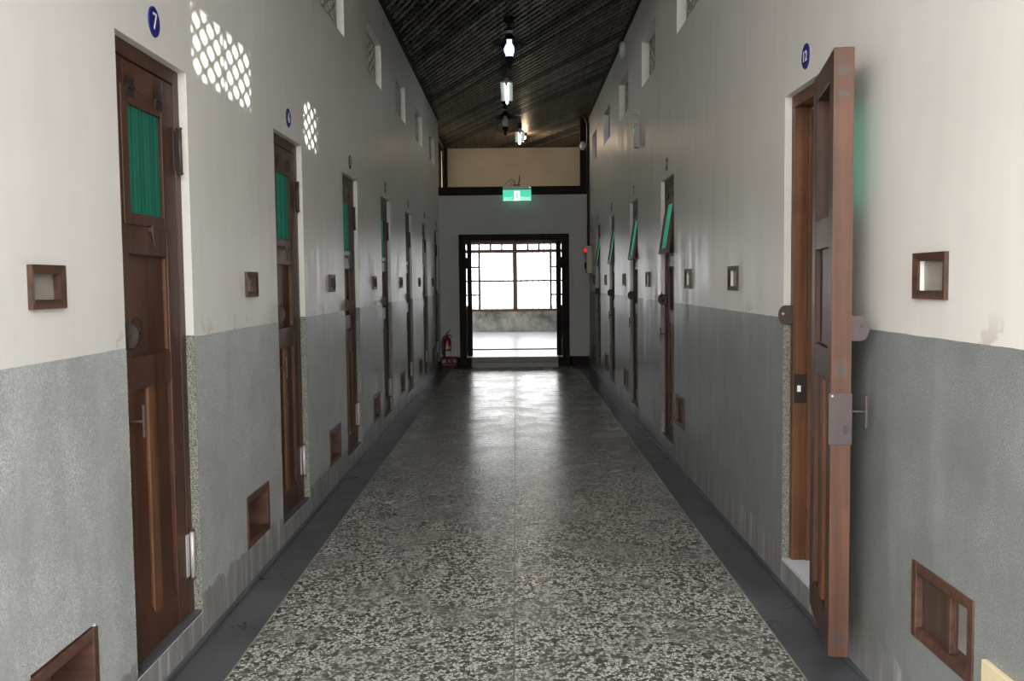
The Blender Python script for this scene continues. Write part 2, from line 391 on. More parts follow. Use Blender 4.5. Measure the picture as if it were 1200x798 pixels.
for s_ in (-1, 1): mb.prism([(s_*1.50, 4.50), (s_*2.32, 4.12), (s_*2.32, 4.18), (s_*1.50, 4.60)], Y0, D+4, 1)  # unseen eaves, set low to cut the sun through the screens
mb.box((-4.6, Y0, 2.95), (XL-WT, 17.0, 3.05)); mb.box((XR+WT, Y0, 2.95), (4.6, 17.0, 3.05))
struct(mb.build('ceiling_roof', M['roof']), 'dark roof boards above the ceiling battens, with eaves shaped to trim the sun', 'roof')
struct(MB().box((XL, Y0, HC-.035), (XL+.03, D, HC)).build('trim_1', M['dark_wood']), 'dark timber moulding where left wall meets the ceiling', 'moulding')
struct(MB().box((XR-.03, Y0, HC-.035), (XR, D, HC)).build('trim_2', M['dark_wood']), 'dark timber moulding where right wall meets the ceiling', 'moulding')
# ------------------------------------------------------------------ end wall, vestibule, far room
struct(wall('wall_end', 1, D, D+.14, XL, XR, 0, 3.0, [(-.93, .87, 0, 2.26)], [M['end']]), 'grey painted end wall around the wide doorway', 'wall')
struct(MB().box((XL, D-.03, 3.0), (XR-.02, D+.16, 3.145)).build('trim_3', M['dark_beam'], bevel=.004), 'dark timber beam across the top of the end wall', 'beam')
struct(MB().box((.98, D-.02, 0), (XR-.01, D, .17)).build('baseboard_end', M['dark_beam'], bevel=.003), 'dark baseboard right of the end doorway', 'baseboard')
struct(MB().box((XL+.01, D-.02, 0), (-1.0, D, .17)).build('baseboard_end_left', M['dark_beam'], bevel=.003), 'dark baseboard left of the end doorway, behind the extinguisher', 'baseboard')
struct(wall('wall_back', 1, YB, YB+.14, -1.49, 1.49, 2.5, HC+.42, [], [M['cream']]), 'cream upper wall far behind the dark beam', 'wall')
struct(wall('wall_vestibule_left', 0, -1.49, -1.60, D+.14, YB, 0, HC+.42, [(17.0, 20.1, 3.2, 4.25)], [M['end']]), 'left wall of the space behind the end wall', 'wall')
struct(wall('wall_vestibule_right', 0, 1.49, 1.60, D+.14, YB, 0, HC+.42, [], [M['dark_wood']]), 'dark timber right wall behind the beam', 'wall')
struct(MB().box((1.14, D+.0, 3.145), (XR, D+.10, HC)).build('trim_4', M['dark_wood'], bevel=.003), 'dark upright post above the right end of the beam', 'post')
wnd = empty('window_21', (-1.49, 17.0, 3.2)); struct(wnd, 'narrow clerestory window with cream panes above the beam, left side', 'window')
mb = MB()
for a, b_ in ((0, .08), (2.0, 2.55), (2.98, 3.1)): mb.box((-.05, a, 0), (.004, b_, 1.05))
mb.box((-.05, 0, 0), (.003, 3.1, .06)); mb.box((-.05, 0, .99), (.003, 3.1, 1.05))
mb.build('window_frame', M['dark_wood'], wnd)
for a, b_ in ((.08, 2.0), (2.55, 2.98)): MB().box((-.02, a, .06), (-.015, b_, .99)).build('pane', M['paper'], wnd)
MB().box((-.10, 3.25, -.05), (.06, 3.58, 1.12)).build('post', M['dark_wood'], wnd)
# floors behind
FZ = .17
mb = MB(); mb.box((-1.49, D, 0), (1.49, YB, FZ)); mb.box((-1.49, 18.5, FZ), (1.41, 18.66, FZ+.012), 1)
struct(mb.build('floor_vestibule', [M['palefloor'], M['dark_beam']]), 'pale polished floor just beyond the end doorway', 'floor')
struct(MB().box((-4, YB, 0), (4, 25.2, FZ)).build('floor_far_room', M['palefloor']), 'pale shining floor of the room beyond the corridor', 'floor')
YW = 25.2
WZ0, WZ1 = .70, 2.55
struct(wall('wall_far', 1, YW, YW+.16, -4, 4, FZ, 3.3, [(-2.5, 2.46, WZ0, WZ1)], [M['stained']]), 'stained cement wall under the far window', 'wall')
struct(wall('wall_far_left', 0, -4, -4.15, YB, YW, FZ, 3.3, [(21.3, 24.5, .9, 2.6)], [M['end']]), 'left wall of the room beyond', 'wall')
struct(wall('wall_far_right', 0, 4, 4.15, YB, YW, FZ, 3.3, [], [M['end']]), 'right wall of the room beyond', 'wall')
struct(wall('wall_far_near_left', 1, YB+.02, YB+.12, -4, -1.41, FZ, 3.3, [], [M['end']]), 'near wall of the room beyond, left part', 'wall')
struct(wall('wall_far_near_right', 1, YB+.02, YB+.12, 1.41, 4, FZ, 3.3, [], [M['end']]), 'near wall of the room beyond, right part', 'wall')
struct(MB().box((-4.1, YB+.14, 3.3), (4.1, YW+.1, 3.4)).build('ceiling_far_room', M['end']), 'ceiling of the room beyond', 'ceiling')
# far window: two wide panes either side of a mullion, small-paned side lights and transom lights
fwn = empty('window_22', (-.02, YW+.05, WZ0)); struct(fwn, 'wide timber window with small side panes at the far end', 'window')
H = WZ1-WZ0
mb = MB(); mb.box((-2.48, -.06, 0), (2.48, .06, .07)); mb.box((-2.48, -.06, H-.09), (2.48, .06, H)); mb.box((-2.48, -.06, 1.54), (2.48, .06, 1.63))
mb.build('window_frame', M['brown_frame'], fwn, .004)
mb = MB()
for x in (-2.44, 0, 2.44): mb.box((x-.06, -.065, 0), (x+.06, .065, H-.05))
mb.build('mullion', M['brown_stile'], fwn, .004)
mb = MB()
for x in (-1.42, -.94, .94, 1.42): mb.box((x-.03, -.03, .07), (x+.03, .03, 1.54))
for s in (-1, 1):
    for k in range(1, 4): a, b_ = sorted((s*.96, s*1.40)); z = .07+k*1.47/4; mb.box((a, -.012, z-.024), (b_, .012, z+.024))
    for k in range(1, 8): x = s*(.045+k*.30); mb.box((x-.022, -.012, 1.63), (x+.022, .012, H-.09))
    a, b_ = sorted((s*.045, s*.92)); mb.box((a, -.012, .78), (b_, .012, .83))
mb.build('glazing_bar', M['cable'], fwn)
MB().box((-2.4, .004, .07), (2.4, .009, 1.54)).build('pane', M['clearglass'], fwn)
mb = MB()
for k in range(-15, 16): mb.box((k*.155-.010, .10, -.02), (k*.155+.010, .12, H))
for z in (.35, 1.05): mb.box((-2.4, .098, z), (2.4, .116, z+.012))
mb.build('security_bars', M['bars'], fwn)
# ground and a fence beyond, added sun-blocking walls on the right
struct(MB().box((-40, -30, -.25), (40, 60, -.08)).build('ground', M['ground']), 'pale gravel yard outside', 'ground')
struct(MB().box((30, 14.1, -.2), (31, 75, 19.5)).build('wall_sun_block_far', M['sun_block']), 'unseen tall block added far out on the right to cut the sun', 'wall')  # added out of view to stop sun reaching the farther screens
struct(MB().box((9, -20, -.2), (9.3, 30, 5.0)).build('wall_sun_block_yard', M['sun_block']), 'unseen tall wall added outside on the right to keep sun out of the cells', 'wall')  # added out of view to keep low sun out of the cells
# ------------------------------------------------------------------ cells behind both corridor walls
def cells(side, cuts, wins, ww, wz):
    s = -1 if side == 'left' else 1
    xf = (XL-WT) if s < 0 else (XR+WT); xo = s*3.9
    w_ = wall('wall_cells_'+side, 0, xo, xo+s*.15, 1.0, 17.0, 0, 2.95, [(y, y+ww, wz[0], wz[1]) for y in wins], [M['white']])
    struct(w_, 'outer wall of the cells on the %s side' % side, 'wall')
    mb = MB(); mb.box((xf, 1.0, 0), (xo, 17.0, .11)); 
    struct(mb.build('floor_cells_'+side, M['palefloor']), 'pale floor of the cells on the %s side' % side, 'floor')
    mb = MB(); mb.box((xf, 1.0, 2.85), (xo, 17.0, 2.93)); 
    struct(mb.build('ceiling_cells_'+side, M['white']), 'white ceiling of the cells on the %s side' % side, 'ceiling')
    mb = MB()
    for y in cuts: mb.box((xf, y-.05, .11), (xo, y+.05, 2.85))
    struct(mb.build('wall_partitions_'+side, M['white']), 'white partition walls between the cells on the %s side' % side, 'wall')
cutL = [2.25+2.1*k for k in range(8)]
cells('left', [1.05]+cutL, [y+.55 for y in cutL[:-1]], 1.0, (1.95, 2.15))
cutR = [1.05, 2.45, 5.1, 6.6, 8.85, 11.0-.05, 13.35, 16.0]
cells('right', cutR, [3.2, 5.2, 6.9, 9.05, 11.2, 13.7], 1.35, (.8, 2.8))
# ------------------------------------------------------------------ high screened windows
def screen_mesh():
    mb = MB(); W, Hh = .93, .45
    for ang in (27, -27):
        a = math.radians(ang); dx, dz = math.cos(a), math.sin(a); n = (-dz, dx); step = .085
        for k in range(-14, 15):
            px, pz = W/2+n[0]*k*step, Hh/2+n[1]*k*step
            r = clip(px, pz, dx, dz, .01, W-.01, .01, Hh-.01)
            if not r: continue
            mx = Matrix.Translation((0, px, pz)) @ Matrix.Rotation(a, 4, 'X')
            off = 0 if ang > 0 else .004
            mb.box((-.022+off, r[0], -.013), (.018+off, r[1], .013), 0, mx)
    mb.box((-.025, 0, 0), (.025, W, .02)); mb.box((-.025, 0, Hh-.02), (.025, W, Hh)); mb.box((-.025, 0, 0), (.025, .02, Hh)); mb.box((-.025, W-.02, 0), (.025, W, Hh))
    mb.box((-.024, W/2-.010, 0), (.026, W/2+.010, Hh))
    return mb
scr = screen_mesh().build('window_1', M['lattice']); n = 1
ordn = ['nearest the viewer, out of frame', 'next to the open end', 'first from the viewer', 'second from the viewer', 'third from the viewer', 'fourth from the viewer', 'fifth from the viewer', 'sixth, nearest the end wall']
first = True
for s, x in (('left', XL-.082), ('right', XR+.10)):
    for i, y in enumerate(highY):
        o = scr if first else copy_tree(scr); first = False
        o.name = 'window_%d' % n; n += 1; o.location = (x, y, 3.43)
        struct(o, 'pierced cement screen window high in the %s wall, %s' % (s, ordn[i]), 'window')
# ------------------------------------------------------------------ doors
LU0, LU1, LT = .05, .64, .070
def leaf_parts(leaf, pin, flap_open=0):
    """leaf object coordinates: x from -(pin-LU0) to 0 .. , outer face at y=.04, z absolute above the door foot"""
    f = lambda u: u-pin
    yo, yi = .04, .04+LT
    return f, yo, yi
def build_leaf(parent, flap_angle=0.0, open_angle=0.0, plate=False):
    pin = .655
    f = lambda u: u-pin
    yo, yi = .016, .016+LT
    Z = lambda z: z-DZ0
    # stiles and rails
    mb = MB()
    u = [LU0, .15, .53, LU1]
    mb.box((f(u[0]), yo, Z(.13)), (f(u[1]), yi, Z(2.30)))
    mb.box((f(u[2]), yo, Z(.13)), (f(u[3]), yi, Z(2.30)))
    for z0, z1 in ((.13, .26), (1.12, 1.24), (1.61, 1.725), (2.20, 2.30)): mb.box((f(u[1])-.001, yo+.001, Z(z0)), (f(u[2])+.001, yi-.001, Z(z1)))
    leaf = mb.build('leaf', [M['door_wood']], parent, .004, (pin, .022, 0))
    # chamfered bottoms of the lower panels
    mb = MB()
    for a, b_ in ((.15, .295), (.375, .53)):
        mb.box((f(a), yo+.020, Z(.24)), (f(b_), yi-.02, Z(1.14)))
        mb.prism([(yo+.002, Z(.255)), (yo+.022, Z(.255)), (yo+.022, Z(.30))], f(a), f(b_), 0)
        mb.prism([(yo+.022, 0+Z(.30)), (yo+.021, Z(1.13)), (yo+.018, Z(1.13)), (yo+.018, Z(.30))], f(a), f(b_), 0)
    mb.box((f(.15), yo+.020, Z(1.22)), (f(.53), yi-.02, Z(1.63)))
    mb.build('lower_panel', [M['door_wood']], leaf)
    MB().box((f(.295), yo+.004, Z(.25)), (f(.375), yi-.004, Z(1.13))).build('centre_stile', M['door_orange'], leaf, .006)['label'] = 'worn orange brown centre stile'
    MB().box((f(.519), yo+.008, Z(1.245)), (f(.531), yo+.022, Z(1.605))).build('bead', M['door_orange'], leaf, .003)
    # flap with green pane, hung from two butterfly hinges
    if flap_angle is not None:
        R_ = Matrix.Translation((0, yo, Z(2.205))) @ Matrix.Rotation(flap_angle, 4, 'X')
        fl = MB(); a0, a1, b0, b1 = .12, .575, .175, .50
        h = .49
        fl.box((f(a0), -.004, -h), (f(b0), .020, 0)); fl.box((f(b1), -.004, -h), (f(a1), .020, 0))
        fl.box((f(b0), -.003, -h), (f(b1), .019, -h+.045)); fl.box((f(b0), -.003, -.06), (f(b1), .019, 0))
        o = fl.build('flap', M['door_wood'], leaf, .003); o.matrix_local = R_
        g = MB(); ns = 26
        for k in range(ns):
            xa = f(b0-.004)+(b1-b0+.008)*k/ns; xb = f(b0-.004)+(b1-b0+.008)*(k+1)/ns
            ya = .010+.003*math.sin(k*math.pi/2); yb = .010+.003*math.sin((k+1)*math.pi/2)
            g.quad([(xa, ya, -h+.04), (xb, yb, -h+.04), (xb, yb, -.055), (xa, ya, -.055)])
        o = g.build('pane', M['green'], leaf); o.matrix_local = R_; o['label'] = 'green corrugated plastic pane'
        for uu in (.20, .47):
            hb = MB(); hb.prism([(f(uu-.035), .034), (f(uu+.035), .034), (f(uu+.024), .004), (f(uu+.03), -.004), (f(uu+.035), -.034), (f(uu-.035), -.034), (f(uu-.03), -.004), (f(uu-.024), .004)], yo-.007, yo-.003, 1)
            hb.tube([(f(uu-.03), yo-.008, 0), (f(uu+.03), yo-.008, 0)], .005)
            o = hb.build('flap_hinge', M['iron'], leaf); o.location = (0, 0, Z(2.205))
        lb = MB(); lb.prism([(f(.335), .03), (f(.365), .03), (f(.365), -.005), (f(.350), -.05), (f(.335), -.01)], yo-.02, yo-.014, 1); lb.box((f(.343), yo-.02, .005), (f(.357), yo, .02))
        lb.build('flap_latch', M['rust'], leaf, 0, (0, 0, Z(1.695)))
    # T handle
    tb = MB(); tb.tube([(f(.09), yo, Z(1.02)), (f(.09), yo-.055, Z(1.02))], .0055)
    tb.lathe([(.016, 0), (.016, .004)], (f(.09), yo-.005, Z(1.02)), 16, 1)
    tb.box((f(.09)-.006, yo-.062, Z(.962)), (f(.09)+.006, yo-.053, Z(1.078)))
    tb.build('pull_handle', M['rust'], leaf, .0015)
    kb = MB(); kb.lathe([(.009, 0), (.009, .004)], (f(.075), yo-.004, Z(1.075)), 14, 1); kb.build('keyhole_cover', M['black'], leaf)
    # hasp tab on the leaf
    def tabm(u_, y_, zc, out, hh):
        pts = [(y_+.0, zc-hh), (y_+.0, zc+hh), (y_-out*.55, zc+hh)]
        for k in range(1, 6): t = math.pi/2-k*math.pi/6; pts.append((y_-out*.55-out*.45*math.cos(t), zc+hh*math.sin(t)))
        pts.append((y_-out*.55, zc-hh))
        return MB().prism(pts, u_-.003, u_+.003, 0)
    tb = tabm(f(.066), yo, Z(1.32), .062, .045); tb.lathe([(.007, 0), (.007, .0085)], (f(.066)-.0043, yo-.036, Z(1.328)), 12, 0, 1)
    tb.build('hasp', [M['rust'] if plate else M['iron'], M['black']], leaf)
    leaf.rotation_euler = (0, 0, open_angle)
    return leaf, pin, tabm
def build_door(kind):
    root = empty('door_0', (0, 0, 0))
    Z = lambda z: z-DZ0
    mb = MB()                                   # timber frame; local y=.035 is its face
    mb.box((0, .034, 0), (LU0-.003, .115, Z(DZ1))); mb.box((LU1+.003, .034, 0), (.70, .115, Z(DZ1))); mb.box((LU0-.003, .033, Z(2.303)), (LU1+.003, .116, Z(DZ1)))
    mb.box((.0, .10, 0), (LU0+.012, .19, Z(2.29))); mb.box((LU1-.012, .10, 0), (.70, .19, Z(2.29)))
    mb.build('door_frame', M['door_orange'] if kind == 'open' else M['door_wood'], root, .003)
    mb = MB(); mb.box((.0, .001, .001), (.70, .195, .014)); mb.build('sill', M['palefloor'] if kind == 'open' else M['border'], root, .003)  # open door's sill coloured paler to imitate light from its cell
    dd = 1.29-DZ0
    mb = MB(); 
    for a, b_ in ((0, .0035), (.6965, .70)): mb.box((a, -.0015, .014), (b_, .034, dd))
    mb.build('pebbled_jamb', M['pebble'], root)['label'] = 'speckled pebble lining of the jamb below dado height'
    mb = MB()
    for a, b_ in ((0, .003), (.697, .70)): mb.box((a, .0, dd), (b_, .034, Z(DZ1)))
    mb.build('white_jamb', M['reveal'], root)['label'] = 'whitewashed upper jamb'
    for z0, z1, mt_ in ((1.95, 2.13, 'rust'), (.28, .48, 'steel')):
        hb = MB(); hb.tube([(.66, .022, Z(z0)), (.66, .022, Z(z1))], .009, 10); hb.box((.62, .0325, Z(z0)+.012), (.655, .036, Z(z1)-.012))
        for z in (z0, z1): hb.lathe([(.0, -.008), (.012, -.003), (.012, .003), (.0, .008)], (.66, .022, Z(z)), 10, 2, 1)
        hb.build('hinge', [M[mt_], M['rust']], root)
    if kind == 'open':
        leaf, pin, tabm = build_leaf(root, -.0, math.radians(169.3), True)
        f = lambda u: u-pin
        yo, yi = .016, .016+LT
        mb = MB(); mb.box((f(LU0)-.003, yo-.004, Z(.905)), (f(LU0)+.001, yi+.006, Z(1.09)))
        mb.box((f(LU0)-.0045, yo+.012, Z(.945)), (f(LU0)-.0028, yo+.026, Z(.975)), 1)
        mb.lathe([(.004, 0), (.004, .003)], (f(LU0)-.006, yi-.006, Z(1.08)), 10, 0, 2)
        mb.build('lock_plate', [M['rust'], M['black'], M['steel']], leaf, .001)
        mb = MB(); 
        for z0, z1 in ((2.20, 2.235), (2.13, 2.15), (1.15, 1.20), (.175, .225)): mb.box((f(LU0)-.001, yo+.016, Z(z0)), (f(LU0)+.001, yi-.016, Z(z1)))
        mb.build('tenon_end', M['hatch_panel'], leaf)
        mb = MB(); mb.box((f(LU0)-.0006, yo+.0005, Z(.133)), (f(LU0)+.004, yi-.0005, Z(2.297)))
        mb.build('leaf_edge', M['door_edge'], leaf)['label'] = 'lighter reddish free edge of the leaf'  # edge strip lighter than the rest of the leaf
        mb = MB(); mb.box((LU0-.004, .04, Z(.90)), (LU0-.001, .10, Z(1.04))); mb.box((LU0-.0015, .055, Z(.955)), (LU0+.0005, .072, Z(.985)), 1)  # white rectangle painted for light showing in the strike hole
        mb.build('strike_plate', [M['iron'], M['digit']], root)
    else:
        leaf, pin, tabm = build_leaf(root, math.radians(-9) if kind == 'ajar' else 0)
    tb = tabm(.035, .034, Z(1.325), .068, .045); tb.lathe([(.006, 0), (.006, .0085)], (.035-.0043, -.012, Z(1.33)), 12, 0, 1)
    tb.build('frame_hasp', [M['rust'] if kind == 'open' else M['iron'], M['steel'] if kind == 'open' else M['iron']], root)
    if kind != 'open':
        bt = MB(); bt.tube([(-.055 if kind != 'shut' else .02, -.003, Z(1.325)), (.12, -.003, Z(1.32))], .006); bt.lathe([(.0, -.012), (.012, -.006), (.012, .006), (.0, .012)], (.12, -.003, Z(1.32)), 12, 0)
        bt.build('bolt', M['iron'], root)
        rg = MB(); rg.tube([(.075, .0-.02+.0, Z(1.36)+0)] and [(.085+.042*math.cos(t), -.006, Z(1.345)+.042*math.sin(t)) for t in [k*math.pi*1.35/14-.3 for k in range(15)]], .0026, 6)
        rg.build('bolt_ring', M['iron'], root)
    return root
shut = build_door('shut'); ajar = build_door('ajar'); opened = build_door('open')
def place(o, side, a, b_, num, label):
    w_ = b_-a
    if side == 'left': o.location = (XL, a, DZ0); o.rotation_euler = (0, 0, math.pi/2)
    else: o.location = (XR, b_, DZ0); o.rotation_euler = (0, 0, -math.pi/2)
    o.scale = (w_/.70, 1, 1)
    o.name = 'door_%d' % num; struct(o, label, 'door')
dl = ['nearest brown cell door on the left wall, green pane, below the number 7', 'second brown cell door from the viewer on the left wall, below the number 6', 'third cell door on the left wall, below the number 5',
      'fourth cell door on the left wall, below the number 4', 'fifth cell door on the left wall, below the number 3', 'sixth cell door on the left wall, below the number 2', 'last cell door on the left wall beside the end wall, below the number 1']
for i, (a, b_) in enumerate(doorsL):
    o = shut if i == 0 else copy_tree(shut); place(o, 'left', a, b_, 7-i, dl[i])
dr = ['cell door on the right wall standing wide open toward the viewer, below the number 12', 'nearest shut cell door on the right wall, its bright green flap tilted out', 'second shut cell door on the right wall with tilted green flap', 'third shut cell door on the right wall with tilted green flap', 'last shut cell door on the right wall, nearest the end wall']
for i, (a, b_) in enumerate(doorsR):
    o = opened if i == 0 else (ajar if i == 1 else copy_tree(ajar)); place(o, 'right', a, b_, 12-i, dr[i])
# end doorway frame (door_13)
ed = empty('door_13', (-.03, D, 0)); struct(ed, 'dark timber double frame of the wide doorway in the end wall', 'doorway')
mb = MB()
for s in (-1, 1): a, b_ = sorted((s*.845, s*.965)); mb.box((a, -.03, 0), (b_, .17, 2.32))
mb.box((-.845, -.029, 2.205), (.845, .169, 2.319))
for s in (-1, 1): a, b_ = sorted((s*.762, s*.86)); mb.box((a, -.02, 0), (b_, .10, FZ-.012))
mb.build('outer_frame', M['dark_wood'], ed, .005)
mb = MB()
for s in (-1, 1): a, b_ = sorted((s*.755, s*.836)); mb.box((a, .25, FZ), (b_, .35, 2.20)); a, b_ = sorted((s*.80, s*.845)); mb.box((a, .10, FZ+1.55), (b_, .30, FZ+1.75)); mb.box((a, .171, FZ), (b_, .3, FZ+.9))
mb.box((-.85, .25, 2.19), (.85, .35, 2.235)); mb.build('inner_frame', M['dark_wood'], ed, .004)
# ------------------------------------------------------------------ small inspection windows
def build_peep(W, Hh):
    r = empty('inspection_window', (0, 0, 0)); t = .033
    def ring(mb, x0, z0, x1, z1, tt, y0, y1, ch=.006):
        # mitred chamfered members
        o = [(x0, z0), (x1, z0), (x1, z1), (x0, z1)]; i_ = [(x0+tt, z0+tt), (x1-tt, z0+tt), (x1-tt, z1-tt), (x0+tt, z1-tt)]
        for k in range(4):
            a, b_, c_, d_ = o[k], o[(k+1) % 4], i_[(k+1) % 4], i_[k]
            fr = [(p[0], y0, p[1]) for p in (a, b_)] + [(p[0], y0+ch, p[1]) for p in (c_, d_)]
            bk = [(p[0], y1, p[1]) for p in (a, b_, c_, d_)]
            va = [mb.bm.verts.new(p) for p in fr]; vb = [mb.bm.verts.new(p) for p in bk]
            mb.bm.faces.new(va); mb.bm.faces.new(vb)
            for q in range(4): mb.bm.faces.new((va[q], va[(q+1) % 4], vb[(q+1) % 4], vb[q]))
    mb = MB(); ring(mb, 0, 0, W, Hh, .026, -.014, .022); mb.build('frame', M['dark_peep'], r)
    MB().box((.022, .012, .022), (W-.022, .016, Hh-.022)).build('pane', M['dirtyglass'], r)
    return r
pl = build_peep(.20, .125); pr = build_peep(.23, .145)
pw = ['%s small wooden inspection window in the left wall, beside the door numbered %d']
on = ['nearest', 'second', 'third', 'fourth', 'fifth', 'sixth', 'last']
for i, y in enumerate(peepL):
    o = pl if i == 0 else copy_tree(pl); o.location = (XL, y, 1.435); o.rotation_euler = (0, 0, math.pi/2)
    tag(o, '%s small wood-framed inspection window on the left wall, before the door numbered %d' % (on[i], 7-i), 'inspection window', 'inspection windows in the corridor walls')
rl = ['large-looking wood-framed inspection window on the right wall, nearer than the open door', 'square inspection window on the right wall just beyond the open door', 'inspection window on the right wall nearest the first shut door', 'inspection window between the two nearest shut doors on the right', 'inspection window between the second and third shut doors on the right', 'inspection window between the third and last shut doors on the right', 'last inspection window on the right wall beside the end wall']
for i, y in enumerate(peepR):
    o = pr if i == 0 else copy_tree(pr); o.location = (XR, y+.23, 1.43); o.rotation_euler = (0, 0, -math.pi/2)
    tag(o, rl[i], 'inspection window', 'inspection windows in the corridor walls')
# ------------------------------------------------------------------ food hatches near the floor
def build_hatch(W, Hh, openw, dp=0.0, fd=.05):
    r = empty('food_hatch', (0, 0, 0)); t = .035
    mb = MB(); mb.box((0, -.006, 0), (t, fd, Hh)); mb.box((W-t, -.006, 0), (W, fd, Hh)); mb.box((t-.001, -.005, 0), (W-t+.001, fd, t)); mb.box((t-.001, -.005, Hh-t), (W-t+.001, fd, Hh))
    mb.build('frame', M['hatch_wood'], r, .003)
    mb = MB()
    x1 = W-t-openw
    mb.box((t, .016+dp, t), (x1, .028+dp, Hh-t)); mb.build('sliding_panel', M['hatch_panel'], r, .002)
    MB().box((x1-.022, .002+dp, t+.001), (x1, .016+dp, Hh-t-.001)).build('panel_stile', M['hatch_wood'], r, .002)
    return r
hl = build_hatch(.42, .26, .14, .06, .14); hr = build_hatch(.42, .25, .12)
for i, y in enumerate(hatchL):
    o = hl if i == 0 else copy_tree(hl); o.location = (XL, y, .19); o.rotation_euler = (0, 0, math.pi/2); 
    if i == 0: o.location.z = .17
    tag(o, '%s low wooden food hatch in the left wall, before the door numbered %d' % (on[i], 7-i), 'hatch', 'food hatches at the foot of the walls')
rh = ['nearest low wooden food hatch in the right wall, partly slid open', 'second low food hatch in the right wall, before the nearest shut door', 'third low food hatch in the right wall, beyond the second shut door', 'fourth low food hatch in the right wall, beyond the third shut door', 'last low food hatch in the right wall, beside the end wall']
for i, y in enumerate(hatchR):
    o = hr if i == 0 else copy_tree(hr); o.location = (XR, y+.42, hzR(y)[0]); o.rotation_euler = (0, 0, -math.pi/2)
    tag(o, rh[i], 'hatch', 'food hatches at the foot of the walls')
# ------------------------------------------------------------------ number plates
PLATE = {7: 'largest round blue plate, white 7, above the nearest door on the left', 6: 'round blue plate with white 6 above the second door on the left', 5: 'round plate numbered 5 above the third door on the left',
         4: 'small round plate numbered 4 above the fourth door on the left', 3: 'small round plate numbered 3 above the fifth door on the left', 2: 'tiny round plate numbered 2 above the sixth door on the left', 1: 'tiny round plate numbered 1 above the last door on the left',
         12: 'round blue plate with white 12 above the open door on the right', 11: 'round plate numbered 11 above the nearest shut door on the right', 10: 'round plate numbered 10 above the second shut door on the right', 9: 'tiny plate numbered 9 above the third shut door on the right', 8: 'tiny plate numbered 8 above the last shut door on the right'}
def plate(num, side, yc):
    r = empty('number_plate', (XL if side == 'left' else XR, yc, 2.475), math.pi/2 if side == 'left' else -math.pi/2)
    MB().lathe([(.056, 0), (.056, -.003), (.050, -.005)], (0, 0, 0), 36, 1).build('disc', M['blue'], r)
    mx = Matrix.Translation((0, -.0055, -.002)) @ Matrix.Rotation(math.pi/2, 4, 'X')
    for k, ch in enumerate(str(num)):
        off = 0 if num < 10 else (-.018, .016)[k]
        text_mesh('numeral', ch, .088 if num < 10 else .066, M['digit'], r, Matrix.Translation((off, 0, 0)) @ mx, .0008)
    tag(r, PLATE[num], 'number plate', 'number plates above the doors')
for i, (a, b_) in enumerate(doorsL): plate(7-i, 'left', (a+b_)/2+.01)
for i, (a, b_) in enumerate(doorsR): plate(12-i, 'right', (a+b_)/2+.02)
# ------------------------------------------------------------------ hanging lamps
def pendant(loc, lit, label):
    r = empty('pendant_lamp', loc)                       # origin at the ceiling
    mb = MB(); mb.lathe([(.0, .0), (.055, 0), (.062, -.02), (.045, -.05), (.02, -.06), (.016, -.09), (.03, -.10), (.035, -.13), (.0, -.135)], seg=20); mb.build('canopy', M['shade'], r)
    mb = MB(); mb.lathe([(.012, -.13), (.036, -.135), (.036, -.165), (.012, -.17)], seg=20); mb.build('collar', M['grey_metal'], r)
    mb = MB(); mb.lathe([(.03, -.165), (.05, -.20), (.075, -.225), (.185, -.262), (.188, -.268), (.180, -.268), (.07, -.236), (.045, -.21), (.03, -.18)], seg=32); mb.build('shade', M['shade'], r)
    mb = MB(); mb.lathe([(.0, -.20), (.028, -.20), (.028, -.265), (.046, -.295), (.060, -.33), (.055, -.36), (.042, -.385), (.040, -.405), (.0, -.41)], seg=24); mb.build('glass_chimney', M['bulb'] if lit else M['frost'], r)
    mb = MB()
    for k in range(4):
        t = k*math.pi/2+.4; pts = []
        for q in range(13):
            a = q/12; rad = .085+.06*math.sin(a*math.pi); z = -.24-.27*a
            if q == 12: rad = .02
            pts.append((rad*math.cos(t), rad*math.sin(t), z))
        mb.tube(pts, .0035, 6)
    mb.build('cage_wire', M['iron'], r)
    mb = MB(); mb.lathe([(.0, -.41), (.04, -.41), (.05, -.43), (.035, -.47), (.022, -.50), (.028, -.52), (.0, -.555)], seg=20); mb.build('base_cup', M['shade'], r)
    tag(r, label, 'lamp', 'old lantern lamps under the ceiling'); return r
pendant((-.044, 10.5, HC), True, 'lit dark lantern lamp with wide flat shade, nearer of the two')
pendant((-.14, 15.2, HC), False, 'unlit dark lantern lamp with flat shade, farther of the two')
def tube_light(loc, L, label):
    r = empty('tube_light', loc)
    mb = MB(); mb.prism([(-.03, .0), (.03, .0), (.028, -.03), (.085, -.055), (.085, -.06), (-.085, -.06), (-.085, -.055), (-.028, -.03)], 0, L, 1); mb.build('reflector', M['greyplastic'], r)
    for y in (0, L-.02): MB().box((-.014, y, -.105), (.014, y+.02, -.06)).build('lamp_holder', M['black'], r)
    mb = MB(); mb.lathe([(.0, .02), (.017, .02), (.017, L-.02), (.0, L-.02)], (0, 0, -.09), 14, 1); mb.build('tube', M['tube'], r)
    mb = MB(); mb.box((-.035, .0, -.0), (.035, L, .10)); mb.build('mounting_box', M['iron'], r)
    tag(r, label, 'light', 'fluorescent tube lights'); return r
tube_light((-.10, 13.0, HC-.11), 1.35, 'lit fluorescent tube light between the two lantern lamps')
tube_light((.10, 17.2, HC-.12), 1.3, 'lit fluorescent tube light beyond the farther lantern lamp')
o = MB().lathe([(.0, 0), (.05, 0), (.055, -.03), (.0, -.035)], (0, 0, 0), 20).build('smoke_detector', M['greyplastic'], loc=(.045, 11.6, HC)); tag(o, 'pale round smoke detector on ceiling just beyond the lit lantern', 'smoke detector', 'ceiling smoke detectors')
